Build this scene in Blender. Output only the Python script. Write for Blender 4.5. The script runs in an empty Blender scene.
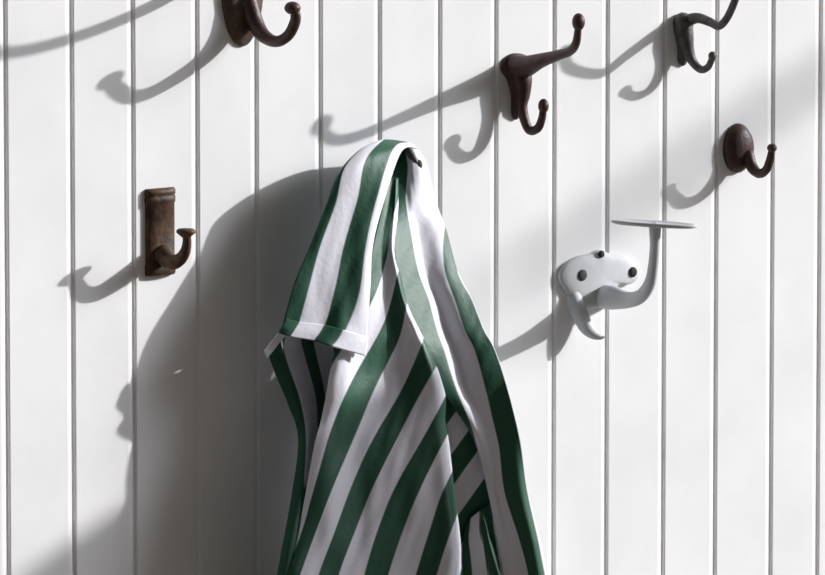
import bpy, bmesh, math, random
from mathutils import Vector, Matrix, noise
random.seed(4)
C = bpy.context.scene.collection
SC = bpy.context.scene

# ------------------------------------------------------------------ camera
W, H = 825.0, 575.0
F = 7870.0                      # focal length in pixels
MM = 0.00105                    # metres per pixel at the wall centre
YAW, PITCH = math.radians(40), math.radians(7)
O = Vector((0, 0, 1.5))
CAM = O + F * MM * Vector((-math.sin(YAW) * math.cos(PITCH), -math.cos(YAW) * math.cos(PITCH), math.sin(PITCH)))
fwd = (O - CAM).normalized()
right = fwd.cross(Vector((0, 0, 1))).normalized()
up = right.cross(fwd)
cd = bpy.data.cameras.new('camera')
cd.sensor_width = 36
cd.lens = F / W * 36
cd.clip_end = 100
cam = bpy.data.objects.new('camera', cd)
C.objects.link(cam)
cam.location = CAM
cam.rotation_euler = fwd.to_track_quat('-Z', 'Y').to_euler()
SC.camera = cam


def P(px, py, p=0.0):
    """point seen at a photo position that stands p (in 1.05 mm units) off the wall"""
    d = fwd + right * ((px - W / 2) / F) + up * ((H / 2 - py) / F)
    t = (-p * MM - CAM.y) / d.y
    return CAM + d * t


# ------------------------------------------------------------------ light
L = Vector((235, -120, 98)).normalized()
sd = bpy.data.lights.new('sun', 'SUN')
sd.energy = 4.5
sd.angle = math.radians(0.95)
sd.color = (1.0, 0.985, 0.97)
sun = bpy.data.objects.new('sun', sd)
C.objects.link(sun)
sun.location = O + L * 6
sun.rotation_euler = (-L).to_track_quat('-Z', 'Y').to_euler()

w = bpy.data.worlds.new('sky')
SC.world = w
w.use_nodes = True
nt = w.node_tree
nt.nodes.clear()
tc = nt.nodes.new('ShaderNodeTexCoord')
dt = nt.nodes.new('ShaderNodeVectorMath'); dt.operation = 'DOT_PRODUCT'
G = Vector((235, -128, 104)).normalized()
dt.inputs[1].default_value = G
nt.links.new(tc.outputs['Generated'], dt.inputs[0])
mx = nt.nodes.new('ShaderNodeMath'); mx.operation = 'MAXIMUM'; mx.inputs[1].default_value = 0
nt.links.new(dt.outputs['Value'], mx.inputs[0])
pw = nt.nodes.new('ShaderNodeMath'); pw.operation = 'POWER'; pw.inputs[1].default_value = 90
nt.links.new(mx.outputs[0], pw.inputs[0])
mixc = nt.nodes.new('ShaderNodeMix'); mixc.data_type = 'RGBA'
mixc.inputs[6].default_value = (0.099, 0.096, 0.094, 1)
mixc.inputs[7].default_value = (30, 30.8, 32.5, 1)
nt.links.new(pw.outputs[0], mixc.inputs[0])
bg = nt.nodes.new('ShaderNodeBackground')
nt.links.new(mixc.outputs[2], bg.inputs[0])
wo = nt.nodes.new('ShaderNodeOutputWorld')
nt.links.new(bg.outputs[0], wo.inputs[0])

SC.view_settings.view_transform = 'Standard'
SC.view_settings.look = 'None'
SC.view_settings.gamma = 1
SC.view_settings.exposure = 0
SC.view_settings.use_curve_mapping = False


# ------------------------------------------------------------------ materials
def base_mat(name, col, rough=0.6, spec=0.3, metal=0.0):
    m = bpy.data.materials.new(name)
    m.use_nodes = True
    b = m.node_tree.nodes['Principled BSDF']
    b.inputs['Base Color'].default_value = (*col, 1)
    b.inputs['Roughness'].default_value = rough
    b.inputs['Specular IOR Level'].default_value = spec
    b.inputs['Metallic'].default_value = metal
    return m, m.node_tree, b


def noisy(name, c1, c2, scale=60, rough=0.6, spec=0.3, metal=0.0, bump=0.15, detail=5, lo=0.35, hi=0.65, bscale=None):
    m, t, b = base_mat(name, c1, rough, spec, metal)
    co = t.nodes.new('ShaderNodeTexCoord')
    n = t.nodes.new('ShaderNodeTexNoise')
    n.inputs['Scale'].default_value = scale
    n.inputs['Detail'].default_value = detail
    t.links.new(co.outputs['Object'], n.inputs['Vector'])
    r = t.nodes.new('ShaderNodeValToRGB')
    r.color_ramp.elements[0].position = lo
    r.color_ramp.elements[1].position = hi
    r.color_ramp.elements[0].color = (*c1, 1)
    r.color_ramp.elements[1].color = (*c2, 1)
    t.links.new(n.outputs['Fac'], r.inputs['Fac'])
    t.links.new(r.outputs['Color'], b.inputs['Base Color'])
    if bump:
        n2 = t.nodes.new('ShaderNodeTexNoise')
        n2.inputs['Scale'].default_value = bscale or scale * 3
        n2.inputs['Detail'].default_value = 4
        t.links.new(co.outputs['Object'], n2.inputs['Vector'])
        bp = t.nodes.new('ShaderNodeBump')
        bp.inputs['Strength'].default_value = bump
        bp.inputs['Distance'].default_value = 0.002
        t.links.new(n2.outputs['Fac'], bp.inputs['Height'])
        t.links.new(bp.outputs['Normal'], b.inputs['Normal'])
    return m


M_WALL = noisy('painted_boards', (0.80, 0.80, 0.815), (0.86, 0.86, 0.865), scale=9, rough=0.5, spec=0.25, bump=0.06, bscale=40)
M_FLOOR = noisy('floor_boards', (0.16, 0.13, 0.10), (0.22, 0.18, 0.14), scale=6, rough=0.7, bump=0.1)
M_TRIM = noisy('trim_paint', (0.6, 0.6, 0.6), (0.68, 0.68, 0.67), scale=12, rough=0.6, bump=0.05)
M_IRON = noisy('brown_iron', (0.030, 0.011, 0.009), (0.060, 0.024, 0.019), scale=90, rough=0.5, spec=0.4, bump=0.3)
M_GREY = noisy('grey_iron', (0.050, 0.045, 0.043), (0.10, 0.09, 0.088), scale=110, rough=0.55, spec=0.4, bump=0.3)
M_OLIVE = noisy('bronze_iron', (0.045, 0.022, 0.018), (0.115, 0.085, 0.055), scale=55, rough=0.5, spec=0.4, bump=0.3)
M_RUST = noisy('rusty_brown_iron', (0.022, 0.012, 0.008), (0.105, 0.052, 0.024), scale=60, rough=0.6, spec=0.3, bump=0.4)
M_WHITE = noisy('white_enamel', (0.50, 0.515, 0.54), (0.57, 0.58, 0.605), scale=40, rough=0.6, spec=0.25, bump=0.08)
M_HOLE = base_mat('hole_dark', (0.012, 0.012, 0.013), 0.7)[0]
M_SCREW = base_mat('dull_screw', (0.055, 0.057, 0.06), 0.7, 0.2)[0]


def stripe_mat():
    m, t, b = base_mat('striped_cotton', (1, 1, 1), 0.52, 0.38)
    uv = t.nodes.new('ShaderNodeUVMap'); uv.uv_map = 'UVMap'
    sp = t.nodes.new('ShaderNodeSeparateXYZ')
    t.links.new(uv.outputs[0], sp.inputs[0])
    # weave wobble of the stripe edge
    fr = t.nodes.new('ShaderNodeMath'); fr.operation = 'FRACT'
    t.links.new(sp.outputs[0], fr.inputs[0])
    r = t.nodes.new('ShaderNodeValToRGB')
    e = r.color_ramp.elements
    green = (0.013, 0.084, 0.047, 1)
    white = (0.78, 0.775, 0.85, 1)
    e[0].position = 0.0; e[0].color = white
    e[1].position = 0.025; e[1].color = green
    for pos, c in ((0.475, green), (0.505, white)):
        x = e.new(pos); x.color = c
    t.links.new(fr.outputs[0], r.inputs['Fac'])
    co = t.nodes.new('ShaderNodeTexCoord')
    n = t.nodes.new('ShaderNodeTexNoise')
    n.inputs['Scale'].default_value = 190; n.inputs['Detail'].default_value = 3
    t.links.new(co.outputs['Object'], n.inputs['Vector'])
    bp = t.nodes.new('ShaderNodeBump')
    bp.inputs['Strength'].default_value = 0.25; bp.inputs['Distance'].default_value = 0.0015
    t.links.new(n.outputs['Fac'], bp.inputs['Height'])
    t.links.new(r.outputs['Color'], b.inputs['Base Color'])
    t.links.new(bp.outputs['Normal'], b.inputs['Normal'])
    b.inputs['Sheen Weight'].default_value = 0.1
    b.inputs['Sheen Roughness'].default_value = 0.45
    b.inputs['Sheen Tint'].default_value = (0.85, 1, 1, 1)
    tr = t.nodes.new('ShaderNodeBsdfTranslucent')
    t.links.new(r.outputs['Color'], tr.inputs['Color'])
    mix = t.nodes.new('ShaderNodeMixShader')
    mix.inputs[0].default_value = 0.10
    t.links.new(b.outputs[0], mix.inputs[1]); t.links.new(tr.outputs[0], mix.inputs[2])
    t.links.new(mix.outputs[0], t.nodes['Material Output'].inputs['Surface'])
    return m


M_CLOTH = stripe_mat()


# ------------------------------------------------------------------ object helpers
def thing(name, label, cat, loc, group=None):
    o = bpy.data.objects.new(name, None)
    C.objects.link(o)
    o.location = loc
    o.empty_display_size = 0.03
    o['label'] = label
    o['category'] = cat
    if group:
        o['group'] = group
    return o


def world_loc(o):
    v = Vector(o.location)
    while o.parent:
        o = o.parent
        v += Vector(o.location)
    return v


def link(name, bm, mat, parent=None, smooth=True, label=None):
    me = bpy.data.meshes.new(name)
    off = world_loc(parent) if parent else Vector((0, 0, 0))
    c = Vector((0, 0, 0))
    for v in bm.verts:
        c += v.co
    c /= max(1, len(bm.verts))
    for v in bm.verts:
        v.co -= c
    bmesh.ops.recalc_face_normals(bm, faces=bm.faces[:])
    bm.to_mesh(me)
    bm.free()
    me.materials.append(mat)
    if smooth:
        for f in me.polygons:
            f.use_smooth = True
    o = bpy.data.objects.new(name, me)
    C.objects.link(o)
    o.location = c - off
    if parent:
        o.parent = parent
    if label:
        o['label'] = label
    return o


def cat_pts(pts, n):
    """Catmull-Rom through tuples of any length, n samples"""
    k = len(pts)
    dim = len(pts[0])
    if k == 2:
        return [tuple(pts[0][j] + (pts[1][j] - pts[0][j]) * i / (n - 1) for j in range(dim)) for i in range(n)]
    out = []
    for i in range(n):
        x = i / (n - 1) * (k - 1)
        s = min(int(x), k - 2)
        f = x - s
        p0 = pts[s - 1] if s > 0 else tuple(2 * pts[0][j] - pts[1][j] for j in range(dim))
        p1, p2 = pts[s], pts[s + 1]
        p3 = pts[s + 2] if s + 2 < k else tuple(2 * pts[-1][j] - pts[-2][j] for j in range(dim))
        out.append(tuple(0.5 * (2 * p1[j] + (p2[j] - p0[j]) * f + (2 * p0[j] - 5 * p1[j] + 4 * p2[j] - p3[j]) * f * f
                                + (3 * p1[j] - p0[j] - 3 * p2[j] + p3[j]) * f ** 3) for j in range(dim)))
    return out


def tube(bm, ctrl, n=40, seg=14, flat=1.0):
    """ctrl: (Vector, radius) list -> round bar with rounded ends"""
    q = cat_pts([(v.x, v.y, v.z, r) for v, r in ctrl], n)
    pts = [Vector(a[:3]) for a in q]
    rad = [max(a[3], 0.0003) for a in q]
    # hemispherical ends
    t0 = (pts[0] - pts[1]).normalized(); t1 = (pts[-1] - pts[-2]).normalized()
    hp, hr = [], []
    for a in (85, 60, 30):
        a = math.radians(a)
        hp.append(pts[0] + t0 * rad[0] * math.sin(a)); hr.append(rad[0] * math.cos(a))
    ep, er = [], []
    for a in (30, 60, 85):
        a = math.radians(a)
        ep.append(pts[-1] + t1 * rad[-1] * math.sin(a)); er.append(rad[-1] * math.cos(a))
    pts = hp + pts + ep
    rad = hr + rad + er
    ref = None
    rings = []
    for i, p in enumerate(pts):
        t = (pts[min(i + 1, len(pts) - 1)] - pts[max(i - 1, 0)]).normalized()
        if ref is None:
            ref = t.orthogonal().normalized() if abs(t.x) > 0.9 else Vector((1, 0, 0))
        ref = (ref - t * ref.dot(t)).normalized()
        b = t.cross(ref)
        rings.append([bm.verts.new(p + ref * math.cos(2 * math.pi * k / seg) * rad[i] * flat + b * math.sin(2 * math.pi * k / seg) * rad[i])
                      for k in range(seg)])
    for a, b in zip(rings, rings[1:]):
        for k in range(seg):
            bm.faces.new((a[k], a[(k + 1) % seg], b[(k + 1) % seg], b[k]))
    bm.faces.new(rings[0][::-1]); bm.faces.new(rings[-1])


def lathe(bm, base, axis, prof, seg=28, sx=1.0):
    """prof: (radius, height along axis)"""
    axis = axis.normalized()
    u = axis.orthogonal().normalized(); v = axis.cross(u)
    rings = []
    for r, h in prof:
        rings.append([bm.verts.new(base + axis * h + (u * math.cos(2 * math.pi * k / seg) + v * math.sin(2 * math.pi * k / seg)) * max(r, 1e-5))
                      for k in range(seg)])
    for a, b in zip(rings, rings[1:]):
        for k in range(seg):
            bm.faces.new((a[k], a[(k + 1) % seg], b[(k + 1) % seg], b[k]))
    bm.faces.new(rings[0][::-1]); bm.faces.new(rings[-1])


def knob(bm, c, r, stretch=1.0, axis=Vector((0, 0, 1))):
    prof = []
    for i in range(13):
        a = -math.pi / 2 + math.pi * i / 12
        prof.append((r * math.cos(a), r * stretch * math.sin(a)))
    lathe(bm, c, axis, prof, seg=18)


def dome_plate(bm, outline, th, dome=0.0, rim=0.0012):
    """outline: wall points (world, y=0) -> solid plate standing th off the wall with domed face"""
    n = len(outline)
    c = sum(outline, Vector()) / n
    rings = []
    steps = [(1.0, -0.0008), (1.0, th * 0.55), (0.985, th * 0.8), (0.95, th)]
    for f in (0.8, 0.6, 0.4, 0.2, 0.06):
        steps.append((f, th + dome * math.sqrt(max(0, 1 - (f / 0.97) ** 2))))
    for f, h in steps:
        rings.append([bm.verts.new(c + (o - c) * f + Vector((0, -h, 0))) for o in outline])
    for a, b in zip(rings, rings[1:]):
        for k in range(n):
            bm.faces.new((a[k], a[(k + 1) % n], b[(k + 1) % n], b[k]))
    bm.faces.new(rings[0][::-1]); bm.faces.new(rings[-1])


def closed(pts, n=72):
    k = len(pts)
    ext = pts + [pts[0]]
    q = []
    for i in range(n):
        x = i / n * k
        s = int(x); f = x - s
        p0, p1, p2, p3 = pts[(s - 1) % k], pts[s % k], pts[(s + 1) % k], pts[(s + 2) % k]
        q.append(tuple(0.5 * (2 * p1[j] + (p2[j] - p0[j]) * f + (2 * p0[j] - 5 * p1[j] + 4 * p2[j] - p3[j]) * f * f
                              + (3 * p1[j] - p0[j] - 3 * p2[j] + p3[j]) * f ** 3) for j in range(2)))
    return q


def outline_at(center, pts, n=72):
    """pts in mm around a wall point"""
    return [center + Vector((a * 0.001, 0, b * 0.001)) for a, b in closed(pts, n)]


def ellipse(rx, rz, k=24):
    return [(rx * math.cos(2 * math.pi * i / k), rz * math.sin(2 * math.pi * i / k)) for i in range(k)]


def screw(parent, pos, r=0.0045):
    bm = bmesh.new()
    lathe(bm, pos, Vector((0, -1, 0)), [(r, 0), (r, 0.0008), (r * 0.75, 0.0018), (r * 0.3, 0.0022)], seg=20)
    return link('screw', bm, M_SCREW, parent)


LAST = None


def bar(parent, name, ctrl, mat, n=40, flat=1.0, unit=0.00105):
    """ctrl: (px, py, p, r) with r in the same unit as p"""
    bm = bmesh.new()
    global LAST
    tube(bm, [(P(a, b, c), r * unit) for a, b, c, r in ctrl], n=n, flat=flat)
    LAST = link(name, bm, mat, parent)
    return LAST


def tip(parent, px, py, p, r, mat, stretch=1.0, axis=Vector((0, 0, 1)), name='knob'):
    bm = bmesh.new()
    knob(bm, P(px, py, p), r * MM, stretch, axis)
    return link(name, bm, mat, LAST)


# ------------------------------------------------------------------ setting
GROOVES = [7, 73, 134, 198, 257, 321, 380, 440, 496, 554, 607, 664, 716, 772, 819]
gx = [P(g, 287).x for g in GROOVES]
st = (gx[-1] - gx[0]) / (len(gx) - 1)
x0 = gx[0]; x1 = gx[-1]
while x0 > -2.6:
    x0 -= st * random.uniform(0.95, 1.05); gx.insert(0, x0)
while x1 < 4.2:
    x1 += st * random.uniform(0.95, 1.05); gx.append(x1)
prof = [(-2.8, 0.03), (-2.8, 0.0)]
for g in gx:
    prof += [(g - .0080, 0), (g - .0073, .0001), (g - .0030, .0007), (g - .0022, .0012), (g - .0018, .0026), (g + .0014, .0027),
             (g + .0020, .0022), (g + .0022, .0008), (g + .0032, 0.0)]
prof += [(4.4, 0.0), (4.4, 0.03)]
bm = bmesh.new()
zs = [0.0, 2.9]
rows = [[bm.verts.new((x, y, z)) for x, y in prof] for z in zs]
for i in range(len(prof)):
    j = (i + 1) % len(prof)
    bm.faces.new((rows[0][i], rows[0][j], rows[1][j], rows[1][i]))
wall = link('wall_back', bm, M_WALL, None, smooth=False)
wall['kind'] = 'structure'


def box(name, lo, hi, mat, bevel=0.004):
    bm = bmesh.new()
    bmesh.ops.create_cube(bm, size=1)
    for v in bm.verts:
        v.co = Vector([lo[i] + (v.co[i] + 0.5) * (hi[i] - lo[i]) for i in range(3)])
    bmesh.ops.bevel(bm, geom=bm.edges[:], offset=bevel, segments=2, affect='EDGES')
    o = link(name, bm, mat, None, smooth=False)
    o['kind'] = 'structure'
    return o


box('floor', (-2.8, -5.5, -0.06), (4.4, 0.03, 0.0), M_FLOOR)
box('baseboard_back', (-2.8, -0.018, 0.0), (4.4, 0.0, 0.14), M_TRIM)

# unseen bar added right of the frame to cast the soft shade on the boards
A0 = P(850, 58) + L * 4.6
bm = bmesh.new()
y_end = (P(470, 300) + L * 5.2).y
tube(bm, [(Vector((A0.x, 0.0, A0.z)), 0.016), (Vector((A0.x, y_end * 0.5, A0.z)), 0.016), (Vector((A0.x, y_end, A0.z)), 0.016)], n=24)
o = link('shade_caster_1', bm, M_TRIM); o['kind'] = 'structure'

# slant-topped block added out of view at the right to shade the lower left corner
q = P(40, 574) + L * 2.0
bm = bmesh.new()
hw = 0.11
ring = [(-hw, -0.06), (hw, -0.06), (hw, 0.06), (-hw, 0.06)]
lo = [bm.verts.new((q.x + a, q.y + b, 0)) for a, b in ring]
hi = [bm.verts.new((q.x + a, q.y + b, q.z + a * 0.55)) for a, b in ring]
for k in range(4):
    bm.faces.new((lo[k], lo[(k + 1) % 4], hi[(k + 1) % 4], hi[k]))
bm.faces.new(lo[::-1]); bm.faces.new(hi)
o = link('shade_caster_2', bm, M_TRIM, smooth=False); o['kind'] = 'structure'

# ------------------------------------------------------------------ hooks
# --- bronze hook cut by the top edge of the frame
b0 = P(243, 2)
h = thing('coat_hook', 'large bronze-brown hook with oval back plate at the top edge, upper left', 'hook', b0, 'old hooks on the boards')
bm = bmesh.new()
dome_plate(bm, outline_at(P(241.5, -14), ellipse(27, 62)), 0.004, 0.007)
link('back_plate', bm, M_OLIVE, h)
bar(h, 'lower_prong', [(248, 0, 8, 9), (255, 22, 15, 8.5), (264, 36, 29, 7), (277, 41.5, 54, 5.6), (288.5, 35, 70, 5.4), (295, 22, 79, 5.4), (295.5, 14, 82, 5)], M_IRON)
tip(h, 292.5, 8, 82, 8, M_IRON, 0.8)
bar(h, 'upper_prong', [(247, -58, 8, 7.5), (272, -45, 45, 5.8), (300, -51, 90, 5), (330, -70, 135, 5), (345, -92, 160, 5.2), (349, -112, 168, 5)], M_IRON)
tip(h, 350, -118, 170, 9, M_IRON)
screw(h, P(246, -50, 14))

# --- maroon double hook at centre right
b0 = P(510, 80)
h = thing('coat_hook', 'dark maroon iron coat and hat hook with long knobbed arm, right of the shirt top', 'hook', b0, 'old hooks on the boards')
bm = bmesh.new()
dome_plate(bm, outline_at(P(515, 82), [(-18, 24), (-8, 30), (6, 30), (17, 25), (19, 14), (11, 2), (7, -14), (5, -34), (0, -40), (-5, -34), (-6, -14), (-11, 2), (-20, 14)]), 0.004, 0.006)
link('back_plate', bm, M_IRON, h)
bar(h, 'upper_prong', [(516, 67, 5, 12.5), (527, 66, 22, 10.8), (541, 60.5, 46, 7.5), (557, 55.5, 74, 5.4), (570, 51, 98, 4.8), (576, 43, 112, 4.3), (578, 30, 118, 3.6)], M_IRON)
tip(h, 578.5, 22, 119, 6.6, M_IRON, 1.35)
bar(h, 'lower_prong', [(519, 69, 7, 12), (522, 80, 12, 10.5), (523, 94, 14, 7.6), (522, 106, 15, 5.6), (525, 121, 19, 5), (530, 130.5, 25, 4.6), (538, 128, 35, 4.4), (542, 118, 41, 4), (543, 110, 43, 3.6)], M_IRON)
tip(h, 543.5, 106, 43, 5.5, M_IRON, 1.35)

# --- grey double hook at top right
b0 = P(683, 38)
h = thing('coat_hook', 'grey iron double coat hook near the top edge, above the white bracket', 'hook', b0, 'old hooks on the boards')
bm = bmesh.new()
dome_plate(bm, outline_at(P(682, 40), [(-13, 22), (-6, 27), (6, 27), (13, 21), (11, 8), (8, -6), (6, -22), (0, -28), (-6, -22), (-7, -6), (-11, 8)]), 0.004, 0.005)
link('back_plate', bm, M_GREY, h)
bar(h, 'upper_prong', [(684, 22, 6, 7), (697, 18, 20, 5.5), (710, 22, 40, 4.6), (719, 26, 54, 4.2), (727, 18, 66, 4), (734, 3, 78, 4), (737, -8, 82, 3.8)], M_GREY)
tip(h, 738, -16, 83, 6.2, M_GREY, 1.3)
bar(h, 'lower_prong', [(683, 22, 6, 10), (685, 36, 9, 9), (688, 50, 11, 6.6), (693, 62, 16, 4.8), (701, 69.5, 25, 4), (708, 67, 35, 3.6), (712, 59, 41, 3.4)], M_GREY)
tip(h, 712.5, 56, 42, 4.4, M_GREY, 1.1)

# --- oval single hook at far right
b0 = P(738, 150)
h = thing('coat_hook', 'small dark maroon hook with domed oval plate, at the far right', 'hook', b0, 'old hooks on the boards')
bm = bmesh.new()
dome_plate(bm, outline_at(P(736.5, 148), ellipse(20, 27)), 0.005, 0.010)
link('back_plate', bm, M_IRON, h)
bar(h, 'lower_prong', [(748, 155, 12, 6.5), (752, 167, 18, 6), (759, 173.5, 29, 5), (766, 170, 40, 4.5), (770, 160, 46, 4.3), (771.5, 152, 49, 3.8)], M_IRON)
tip(h, 772, 148, 50, 5.2, M_IRON, 0.9)

# --- half round rusty hook at left
b0 = P(153, 235)
h = thing('coat_hook', 'rusty brown single hook with tall narrow back plate, left of the shirt', 'hook', b0, 'old hooks on the boards')
bm = bmesh.new()
top, bot = P(159, 188), P(159, 275)
cx = top.x
def hring(z, r, dp):
    pts = [Vector((cx - r, 0.0008, z)), Vector((cx - r, -0.002, z))]
    for i in range(1, 18):
        a = math.pi * i / 18
        pts.append(Vector((cx - r * math.cos(a), -0.002 - dp * 1.5 * math.sin(a), z)))
    pts += [Vector((cx + r, -0.002, z)), Vector((cx + r, 0.0008, z))]
    return pts
zt, zb = top.z, bot.z
spec = [(zb, .0175, .0030), (zb + .002, .0188, .0045), (zb + .010, .0188, .0045), (zb + .012, .0180, .0036), (zt - .016, .0180, .0036), (zt - .014, .0190, .0048),
        (zt - .009, .0190, .0048), (zt - .0075, .0182, .0038), (zt - .006, .0190, .0048), (zt - .002, .0190, .0048), (zt, .0178, .0030)]
rings = [[bm.verts.new(v) for v in hring(*s)] for s in spec]
n = len(rings[0])
for a, b in zip(rings, rings[1:]):
    for k in range(n):
        bm.faces.new((a[k], a[(k + 1) % n], b[(k + 1) % n], b[k]))
bm.faces.new(rings[0][::-1]); bm.faces.new(rings[-1])
link('back_plate', bm, M_RUST, h)
bar(h, 'lower_prong', [(163, 254, 6, 10), (170, 262, 26, 8), (179, 260, 38, 6.5), (185, 252, 46, 5.2), (187, 242, 49, 4.4), (186.5, 235, 50, 4.2)], M_RUST)
bm = bmesh.new()
lathe(bm, P(186, 236, 50), Vector((0, 0, 1)), [(.0035, -.002), (.007, .001), (.0098, .0035), (.0100, .0055), (.0080, .0072), (.002, .0080)])
link('knob', bm, M_RUST, LAST)

# --- white enamel bracket
b0 = P(590, 285)
h = thing('coat_hook', 'white enamelled bracket hook with flat top rest, below the two right hooks', 'hook', b0, 'old hooks on the boards')
def wp(l):   # photo outline on the wall -> mm offsets about its centre
    c = P(592, 282)
    out = []
    for a, b in l:
        v = P(a, b, 3) - c
        out.append((v.x * 1000, v.z * 1000))
    return c, out
c0, ol = wp([(559, 277), (565, 264), (577, 257), (590, 254), (600, 250), (611, 254), (626, 257), (636, 265), (638, 277), (630, 284), (618, 285), (612, 296), (600, 306), (588, 309), (576, 303), (565, 291)])
bm = bmesh.new()
dome_plate(bm, outline_at(c0, ol, 96), 0.006, 0.003)
link('back_plate', bm, M_WHITE, h)
for (a, b, r) in ((581.5, 275, 5.8), (632, 272, 5.2), (600.5, 254, 3.6)):
    bm = bmesh.new()
    lathe(bm, P(a, b, 6.6), Vector((0, -1, 0)), [(r * MM, 0.0004), (r * MM * 1.0, 0.0022), (r * MM * .8, 0.003), (r * MM * .3, 0.0033)], seg=22)
    link('screw', bm, M_HOLE if r < 5.5 else M_SCREW, h)
bar(h, 'arm', [(600, 297, -10, 11), (606, 297, 8, 12.5), (615, 298, 27, 12), (628, 300, 50, 8.5), (641, 296, 73, 7), (650, 283, 90, 6.2), (653.5, 265, 98, 5.6), (655, 245, 103, 5.4), (655, 228, 105, 6.2)], M_WHITE, n=60)
bm = bmesh.new()
c = P(654, 224, 106)
ax = Vector((math.cos(YAW), -math.sin(YAW), -0.06)).normalized()
perp = Vector((0, 0, 1)).cross(ax).normalized()
nrm = ax.cross(perp)
rings = []
for f, hh in ((0.15, -.0035), (.9, -.0022), (1.0, -.0008), (1.0, .0014), (.96, .0024), (.9, .0012), (.2, .0006)):
    rings.append([bm.verts.new(c + ax * math.cos(a) * .0455 * f + perp * math.sin(a) * .016 * f + nrm * hh) for a in [2 * math.pi * k / 40 for k in range(40)]])
for a, b in zip(rings, rings[1:]):
    for k in range(40):
        bm.faces.new((a[k], a[(k + 1) % 40], b[(k + 1) % 40], b[k]))
bm.faces.new(rings[0][::-1]); bm.faces.new(rings[-1])
link('top_rest', bm, M_WHITE, h)
bar(h, 'lower_prong', [(569, 282, -10, 7), (571, 293, -2, 9), (575, 303, 3, 9.2), (580, 314, 8, 8.6), (586, 327, 13, 7.5), (593, 334, 18, 5.5), (600, 337, 23, 3), (604, 337, 26, 1.2)], M_WHITE)

# --- hook that carries the shirt
b0 = P(392, 170)
h = thing('coat_hook', 'hook hidden under the hung striped shirt, only its dark knob showing', 'hook', b0, 'old hooks on the boards')
bm = bmesh.new()
dome_plate(bm, outline_at(P(388, 190), ellipse(11, 32)), 0.004, 0.004)
link('back_plate', bm, M_IRON, h)
bar(h, 'upper_prong', [(390, 182, 6, 5), (396, 166, 14, 4.6), (402, 151, 25, 4.2), (408, 150, 34, 4), (414, 160, 41, 3.6), (418, 165, 43, 3.4)], M_GREY)
tip(h, 419, 165, 44, 3.6, M_GREY, 1.5)

# ------------------------------------------------------------------ shirt
b0 = P(400, 150, 40)
shirt = thing('shirt', 'green and white striped cotton shirt hanging from a wall hook', 'shirt', b0)


def patch(name, rows, parent, nc=60, nr=90, wr=0.0, seed=0, thick=0.0011, sfun=None, label=None):
    """rows of (px, py, p, s): smooth cloth through them; s counts the stripes"""
    R = []
    for r in rows:
        # resample by chord so that columns spread evenly
        q = cat_pts(r, 200)
        d = [0]
        for a, b in zip(q, q[1:]):
            d.append(d[-1] + math.hypot(b[0] - a[0], b[1] - a[1]) + 0.35 * abs(b[2] - a[2]) + 1e-6)
        out = []
        j = 0
        for i in range(nc):
            t = d[-1] * i / (nc - 1)
            while j < 198 and d[j + 1] < t:
                j += 1
            f = (t - d[j]) / (d[j + 1] - d[j])
            out.append(tuple(q[j][k] + (q[j + 1][k] - q[j][k]) * f for k in range(4)))
        R.append(out)
    cols = [cat_pts([r[c] for r in R], nr) for c in range(nc)]
    bm = bmesh.new()
    uvl = bm.loops.layers.uv.new('UVMap')
    grid = []
    for c in range(nc):
        line = []
        for r in range(nr):
            x, y, p, s = cols[c][r]
            if sfun:
                s = sfun(x, y)
            if wr:
                p += wr * (noise.noise(Vector((x * 0.035 + seed, y * 0.012, seed))) * 1.6 + noise.noise(Vector((x * 0.09 + y * 0.03, y * 0.03, seed + 7))) * 0.6)
            v = bm.verts.new(P(x, y, p))
            line.append((v, s, r / nr))
        grid.append(line)
    for c in range(nc - 1):
        for r in range(nr - 1):
            q = [grid[c][r], grid[c + 1][r], grid[c + 1][r + 1], grid[c][r + 1]]
            f = bm.faces.new([a[0] for a in q])
            for lp, a in zip(f.loops, q):
                lp[uvl].uv = (a[1], a[2])
    o = link(name, bm, M_CLOTH, parent, label=label)
    md = o.modifiers.new('thickness', 'SOLIDIFY')
    md.thickness = thick
    md.offset = 0
    return o


def row(y0, *pts):
    return list(pts)


def mkrow(xs, ys, ps, ss):
    return list(zip(xs, ys, ps, ss))


# --- draped sleeve, seen from outside
S = (0.12, 0.5, 1.0, 1.5, 1.80)
A_rows = [
    mkrow((372, 378, 390, 404, 410), (172, 168, 164, 162, 166), (12, 12, 12, 10, 10), S),
    mkrow((360, 370, 384, 406, 414), (155, 149, 145, 147, 151), (32, 30, 27, 22, 20), S),
    mkrow((352, 362, 382, 408, 416), (157, 149, 141, 143, 148), (46, 46, 42, 34, 30), S),
    mkrow((337, 344, 364, 393, 401), (176, 170, 162, 150, 152), (54, 58, 60, 54, 48), S),
    mkrow((327, 336, 356, 377, 386), (203, 203, 202, 198, 194), (57, 62, 66, 73, 70), S),
    mkrow((310, 320.5, 343, 366, 373), (246, 246, 246, 246, 243), (63, 68, 73, 82, 80), S),
    mkrow((293, 309, 334, 360, 370), (287, 288, 289, 291, 288), (67, 73, 79, 90, 88), S),
    mkrow((282, 297, 322, 342, 366), (327, 330, 333, 338, 344), (69, 75, 82, 93, 95), S),
    mkrow((279, 291, 314, 333, 365), (330, 334, 338, 344, 353), (68, 75, 82, 94, 97), S),
]
sleeve = patch('sleeve', A_rows, shirt, nc=50, nr=110, wr=1.0, seed=3)
SH = (0.12, 0.52, 1.02, 1.5, 1.80)
hem_rows = [
    mkrow((285.5, 300, 323.5, 343.5, 367.5), (319, 322, 325, 330, 337), (71, 77, 84, 95, 96.5), S),
    mkrow((281.5, 295, 318.5, 339, 367), (327, 330, 333.5, 338.5, 346), (72, 78.5, 85.5, 96, 98.5), S),
    mkrow((278.5, 290.5, 313, 332, 365.5), (333, 336.5, 340.5, 346.5, 356), (71, 78.5, 85.5, 97, 100), S),
]
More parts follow.
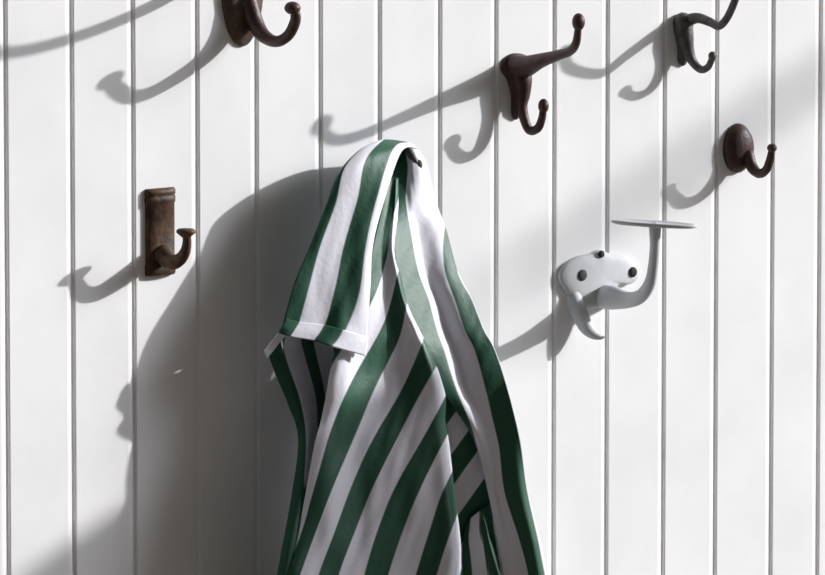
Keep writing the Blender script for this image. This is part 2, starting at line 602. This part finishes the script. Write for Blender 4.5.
patch('sleeve_hem', hem_rows, sleeve, nc=50, nr=16, wr=0.4, seed=5, thick=0.0018)
# turned rim of the sleeve opening at its far side
rim_rows = [
    mkrow((289, 281, 272, 264), (328, 331, 341, 351), (72, 69, 66, 65), (.55, .6, .65, .7)),
    mkrow((291, 284, 275, 267), (333, 337, 348, 358), (70, 67, 64, 63), (.55, .6, .65, .7)),
]
patch('sleeve_rim', rim_rows, sleeve, nc=20, nr=8)

# --- inside of the sleeve and the side of the body in shade
B_rows = [
    mkrow((284, 290, 302, 314, 326, 346), (330, 326, 324, 326, 330, 336), (52, 40, 34, 32, 34, 40), (.3, .52, .98, 1.5, 1.8, 2.4)),
    mkrow((270, 282, 300, 314, 326, 346), (352, 346, 342, 342, 344, 346), (58, 50, 38, 34, 36, 42), (.1, .45, .98, 1.5, 1.8, 2.4)),
    mkrow((274, 287, 305, 317, 328, 346), (370, 364, 360, 358, 358, 358), (58, 56, 44, 38, 40, 46), (.08, .48, 1.0, 1.5, 1.8, 2.4)),
    mkrow((287, 300, 315, 325, 333, 345), (402, 400, 398, 398, 398, 398), (62, 66, 54, 46, 46, 54), (.08, .5, 1.0, 1.5, 1.8, 2.4)),
    mkrow((298, 308, 317, 324, 330, 338), (438, 438, 438, 438, 438, 438), (70, 76, 66, 60, 60, 64), (.08, .6, 1.0, 1.4, 1.45, 1.5)),
    mkrow((292, 302, 308, 314, 320, 326), (492, 492, 492, 492, 492, 492), (82, 88, 82, 76, 72, 72), (.05, .45, .48, 1.05, 1.4, 1.5)),
    mkrow((277, 286, 293, 300, 306, 312), (575, 575, 575, 575, 575, 575), (90, 96, 90, 84, 78, 74), (.02, .2, .35, .45, 1.1, 1.4)),
    mkrow((262, 272, 280, 288, 296, 304), (660, 660, 660, 660, 660, 660), (92, 98, 92, 86, 80, 76), (.02, .2, .35, .45, 1.1, 1.4)),
]
patch('sleeve_lining', B_rows, shirt, nc=44, nr=100, wr=1.2, seed=11)

# --- body front with slanting stripes
EDGE = {   # photo height -> {stripe edge number: x}
    150: {-2: 390, -1: 412},
    205: {-2: 377, -1: 396, 0: 409},
    245: {-2: 366, -1: 391, 0: 403, 1: 420},
    270: {-2: 361, -1: 385, 0: 398, 1: 413},
    300: {-2: 350, -1: 374, 0: 392, 1: 408, 2: 424},
    330: {-1: 356, 0: 381, 1: 405, 2: 428},
    348: {-1: 342, 0: 369, 1: 395, 2: 419, 3: 446},
    372: {-1: 328, 0: 355, 1: 383, 2: 410, 3: 434, 4: 458},
    396: {-1: 320, 0: 343, 1: 371, 2: 398, 3: 419, 4: 444, 5: 466},
    420: {-1: 316, 0: 333, 1: 362, 2: 383, 3: 407, 4: 433, 5: 455},
    443: {-1: 311, 0: 325, 1: 352, 2: 369, 3: 395, 4: 419, 5: 443, 6: 466},
    491: {0: 312, 1: 331, 2: 348, 3: 371, 4: 391, 5: 419, 6: 441, 7: 466},
    539: {0: 299, 1: 313, 2: 331, 3: 352, 4: 373, 5: 400, 6: 426, 7: 448, 8: 470},
    575: {0: 284, 1: 300, 2: 317, 3: 338, 4: 363, 5: 388, 6: 415, 7: 437, 8: 458, 9: 480},
    700: {0: 240, 1: 262, 2: 284, 3: 306, 4: 330, 5: 354, 6: 378, 7: 402, 8: 426, 9: 450, 10: 474},
}
EY = sorted(EDGE)


def s_at(y, x):
    e = sorted(EDGE[y].items(), key=lambda t: t[1])
    if x <= e[0][1]:
        a, b = e[0], e[1]
    elif x >= e[-1][1]:
        a, b = e[-2], e[-1]
    else:
        for a, b in zip(e, e[1:]):
            if a[1] <= x <= b[1]:
                break
    return 0.5 * (a[0] + (b[0] - a[0]) * (x - a[1]) / (b[1] - a[1]))


def s_body(x, y):
    y = min(max(y, EY[0]), EY[-1])
    for a, b in zip(EY, EY[1:]):
        if a <= y <= b:
            f = (y - a) / (b - a)
            # shift along the slant between the two rows for straight edges
            return s_at(a, x + (y - a) * 0.45) * (1 - f) + s_at(b, x - (b - y) * 0.45) * f
    return 0


def s_smooth(x, y):
    return sum(s_body(x - 0.45 * d, y + d) for d in (-18, -12, -6, 0, 6, 12, 18)) / 7


def crow(y, xl, xr, pl, pm, pr, um=.45, rimw=9, drop=14):
    """one level of the body: a shallow valley (pm) left of the ridge (pr), then it rolls back at its right fold"""
    pts = []
    for u in (0, .05, .1, .15, .22, .34, .46, .58, .7, .8, .88):
        x = xl + (xr - rimw - xl) * u / .88
        v = u / .88
        if v < um:
            f = .5 - .5 * math.cos(math.pi * v / um)
            p = pl + (pm - pl) * f - 7 * max(0, 1 - v / .17) ** 1.5
        else:
            f = ((v - um) / (1 - um)) ** 1.4
            p = pm + (pr - pm) * f
        pts.append((x, y, p, 0))
    pts.append((xr - rimw * .35, y, pr - drop * .3, 0))
    pts.append((xr, y, pr - drop, 0))
    return pts


C_rows = [
    crow(178, 388, 398, 44, 44, 46, .5, 2, 2),
    crow(205, 381, 398, 58, 56, 60, .5, 3, 3),
    crow(245, 370, 396, 72, 68, 74, .5, 4, 5),
    crow(270, 366, 401, 80, 74, 82, .55, 5, 7),
    crow(300, 360, 409, 86, 80, 90, .6, 6, 8),
    crow(330, 346, 422, 91, 84, 99, .6, 7, 9),
    crow(348, 336, 431, 93, 86, 103, .58, 8, 10),
    crow(372, 330, 441, 95, 87, 108, .55, 9, 12),
    crow(396, 326, 447, 97, 89, 112, .5, 9, 14),
    crow(420, 321, 446, 96, 90, 113, .45, 9, 14),
    crow(443, 315, 449, 97, 92, 115, .4, 9, 14),
    crow(491, 306, 454, 100, 96, 119, .36, 9, 14),
    crow(539, 297, 460, 102, 98, 121, .42, 9, 14),
    crow(575, 288, 461, 104, 98, 122, .48, 9, 14),
    crow(660, 268, 464, 106, 100, 130, .5, 9, 14),
]
patch('body_front', C_rows, shirt, nc=120, nr=150, wr=2.0, seed=21, sfun=s_smooth)

# --- right hand panel with its long stripes
SD = (0.02, 0.5, 0.75, 1.0, 1.5)
D_rows = [
    mkrow((398, 405, 409, 415, 420), (152, 150, 149, 149, 152), (22, 28, 30, 31, 26), (.02, .5, .7, .85, .97)),
    mkrow((394, 408, 413, 420, 427), (168, 166, 165, 164, 166), (32, 40, 44, 45, 38), (.02, .5, .7, .85, .97)),
    mkrow((394, 406, 413, 424, 435), (200, 200, 200, 200, 200), (48, 51, 54, 54, 48), (.02, .5, .7, .85, .98)),
    mkrow((393, 410.5, 418, 433, 446), (230, 230, 230, 230, 230), (67, 63, 60, 64, 63), (.02, .5, .7, .85, 1.04)),
    mkrow((396, 418, 425, 444, 457), (270, 270, 270, 270, 270), (83, 76, 71, 79, 80), SD),
    mkrow((403, 429, 437, 454, 472), (300, 300, 300, 300, 300), (91, 84, 79, 90, 94), SD),
    mkrow((413, 437, 446, 464, 484), (330, 330, 330, 330, 330), (98, 93, 88, 102, 108), SD),
    mkrow((423, 444, 455, 474, 495), (350, 350, 350, 350, 350), (102, 99, 96, 109, 117), SD),
    mkrow((442, 455, 467, 485, 508), (390, 390, 390, 390, 390), (104, 107, 106, 117, 128), (.2, .46, .75, 1.0, 1.5)),
    mkrow((474, 480, 487, 497, 520), (440, 440, 440, 440, 440), (108, 114, 116, 121, 134), (.47, .56, .75, 1.0, 1.5)),
    mkrow((488, 493, 498, 504, 520, 527), (492, 492, 492, 492, 491, 490), (110, 116, 118, 122, 132, 129), (.49, .6, .78, 1.0, 1.34, 1.5)),
    mkrow((497, 503, 511, 519, 532, 540), (540, 540, 540, 540, 540, 540), (111, 117, 120, 124, 133, 127), (.49, .6, .78, 1.0, 1.36, 1.54)),
    mkrow((503, 510, 518, 528, 539, 547), (575, 575, 575, 575, 575, 575), (111, 117, 120, 124, 132, 126), (.49, .6, .78, 1.0, 1.36, 1.54)),
    mkrow((510, 520, 532, 546, 566), (660, 660, 660, 660, 660), (111, 117, 120, 124, 136), (.49, .6, .78, 1.0, 1.6)),
]
patch('body_side', D_rows, shirt, nc=70, nr=130, wr=1.2, seed=31)


def s_inner(x, y):
    return (y + 1.4 * (x - 450) - 455) / 70.0


E_rows = [
    [(432, 372, 94, 0), (441, 372, 95, 0), (450, 372, 97, 0)],
    [(436, 396, 90, 0), (450, 396, 94, 0), (466, 396, 98, 0)],
    [(436, 420, 88, 0), (456, 420, 94, 0), (478, 420, 100, 0)],
    [(440, 450, 88, 0), (466, 450, 95, 0), (490, 450, 102, 0)],
    [(446, 490, 88, 0), (474, 490, 96, 0), (502, 490, 104, 0)],
    [(450, 530, 86, 0), (478, 530, 94, 0), (508, 530, 102, 0)],
    [(452, 575, 84, 0), (480, 575, 90, 0), (512, 575, 98, 0)],
    [(456, 660, 84, 0), (484, 660, 90, 0), (518, 660, 98, 0)],
]
patch('body_fold', E_rows, shirt, nc=50, nr=90, wr=0.8, seed=41, sfun=s_inner)
SF = (0.05, 0.45, 0.55, 0.98, 1.05, 1.45, 1.6)
F_rows = [
    mkrow((466, 470, 472, 478, 481, 490, 500), (526, 520, 517, 512, 510, 504, 498), (94, 97, 99, 103, 104, 104, 103), SF),
    mkrow((463, 468, 471, 479, 483, 492, 502), (540, 540, 539, 537, 536, 532, 528), (94, 98, 101, 106, 107, 104, 103), SF),
    mkrow((463, 471, 475, 486, 490, 499, 508), (575, 575, 575, 575, 575, 575, 575), (94, 99, 102, 108, 109, 105, 104), SF),
    mkrow((463, 475, 481, 494, 498, 508, 518), (660, 660, 660, 660, 660, 660, 660), (94, 99, 102, 108, 109, 105, 104), SF),
]
patch('lower_fold', F_rows, shirt, nc=40, nr=50, wr=0.5, seed=51)

# --- far side of the sleeve and the back of the shirt, behind what the camera sees
U_rows = [
    mkrow((358, 368, 378, 390), (158, 158, 158, 160), (42, 32, 24, 20), (0, .3, .6, .9)),
    mkrow((339, 350, 364, 386), (177, 178, 178, 178), (53, 40, 30, 26), (0, .3, .7, 1.2)),
    mkrow((329, 341, 358, 384), (204, 204, 204, 204), (57, 42, 34, 34), (0, .3, .7, 1.2)),
    mkrow((312, 328, 350, 380), (247, 247, 247, 247), (62, 46, 38, 44), (0, .3, .8, 1.3)),
    mkrow((295, 315, 342, 376), (288, 288, 288, 288), (63, 48, 42, 52), (0, .3, .8, 1.4)),
    mkrow((286, 305, 335, 370), (322, 322, 324, 326), (66, 50, 44, 54), (0, .3, .8, 1.4)),
]
patch('sleeve_underside', U_rows, shirt, nc=36, nr=70, wr=0.5, seed=61)
K_rows = [
    mkrow((396, 402, 412, 418), (160, 160, 160, 160), (20, 18, 18, 28), (0, .5, 1.0, 1.5)),
    mkrow((380, 390, 414, 434), (200, 200, 200, 200), (36, 26, 26, 46), (0, .5, 1.0, 1.5)),
    mkrow((372, 388, 410, 445), (240, 240, 240, 240), (46, 30, 30, 62), (0, .5, 1.0, 1.5)),
    mkrow((345, 370, 420, 478), (320, 320, 320, 320), (18, 20, 40, 100), (0, .5, 1.0, 1.5)),
    mkrow((306, 340, 430, 509), (395, 395, 395, 395), (34, 24, 44, 126), (0, .7, 1.5, 2.5)),
    mkrow((306, 340, 436, 519), (440, 440, 440, 440), (46, 30, 46, 130), (0, .7, 1.5, 2.5)),
    mkrow((300, 340, 440, 526), (492, 492, 492, 490), (72, 44, 46, 127), (0, .7, 1.5, 2.5)),
    mkrow((286, 340, 450, 546), (575, 575, 575, 575), (74, 34, 20, 124), (0, .7, 1.5, 2.5)),
    mkrow((270, 340, 460, 565), (660, 660, 660, 660), (76, 24, 1, 134), (0, .7, 1.5, 2.5)),
]
patch('body_back', K_rows, shirt, nc=50, nr=70, wr=1.0, seed=71)
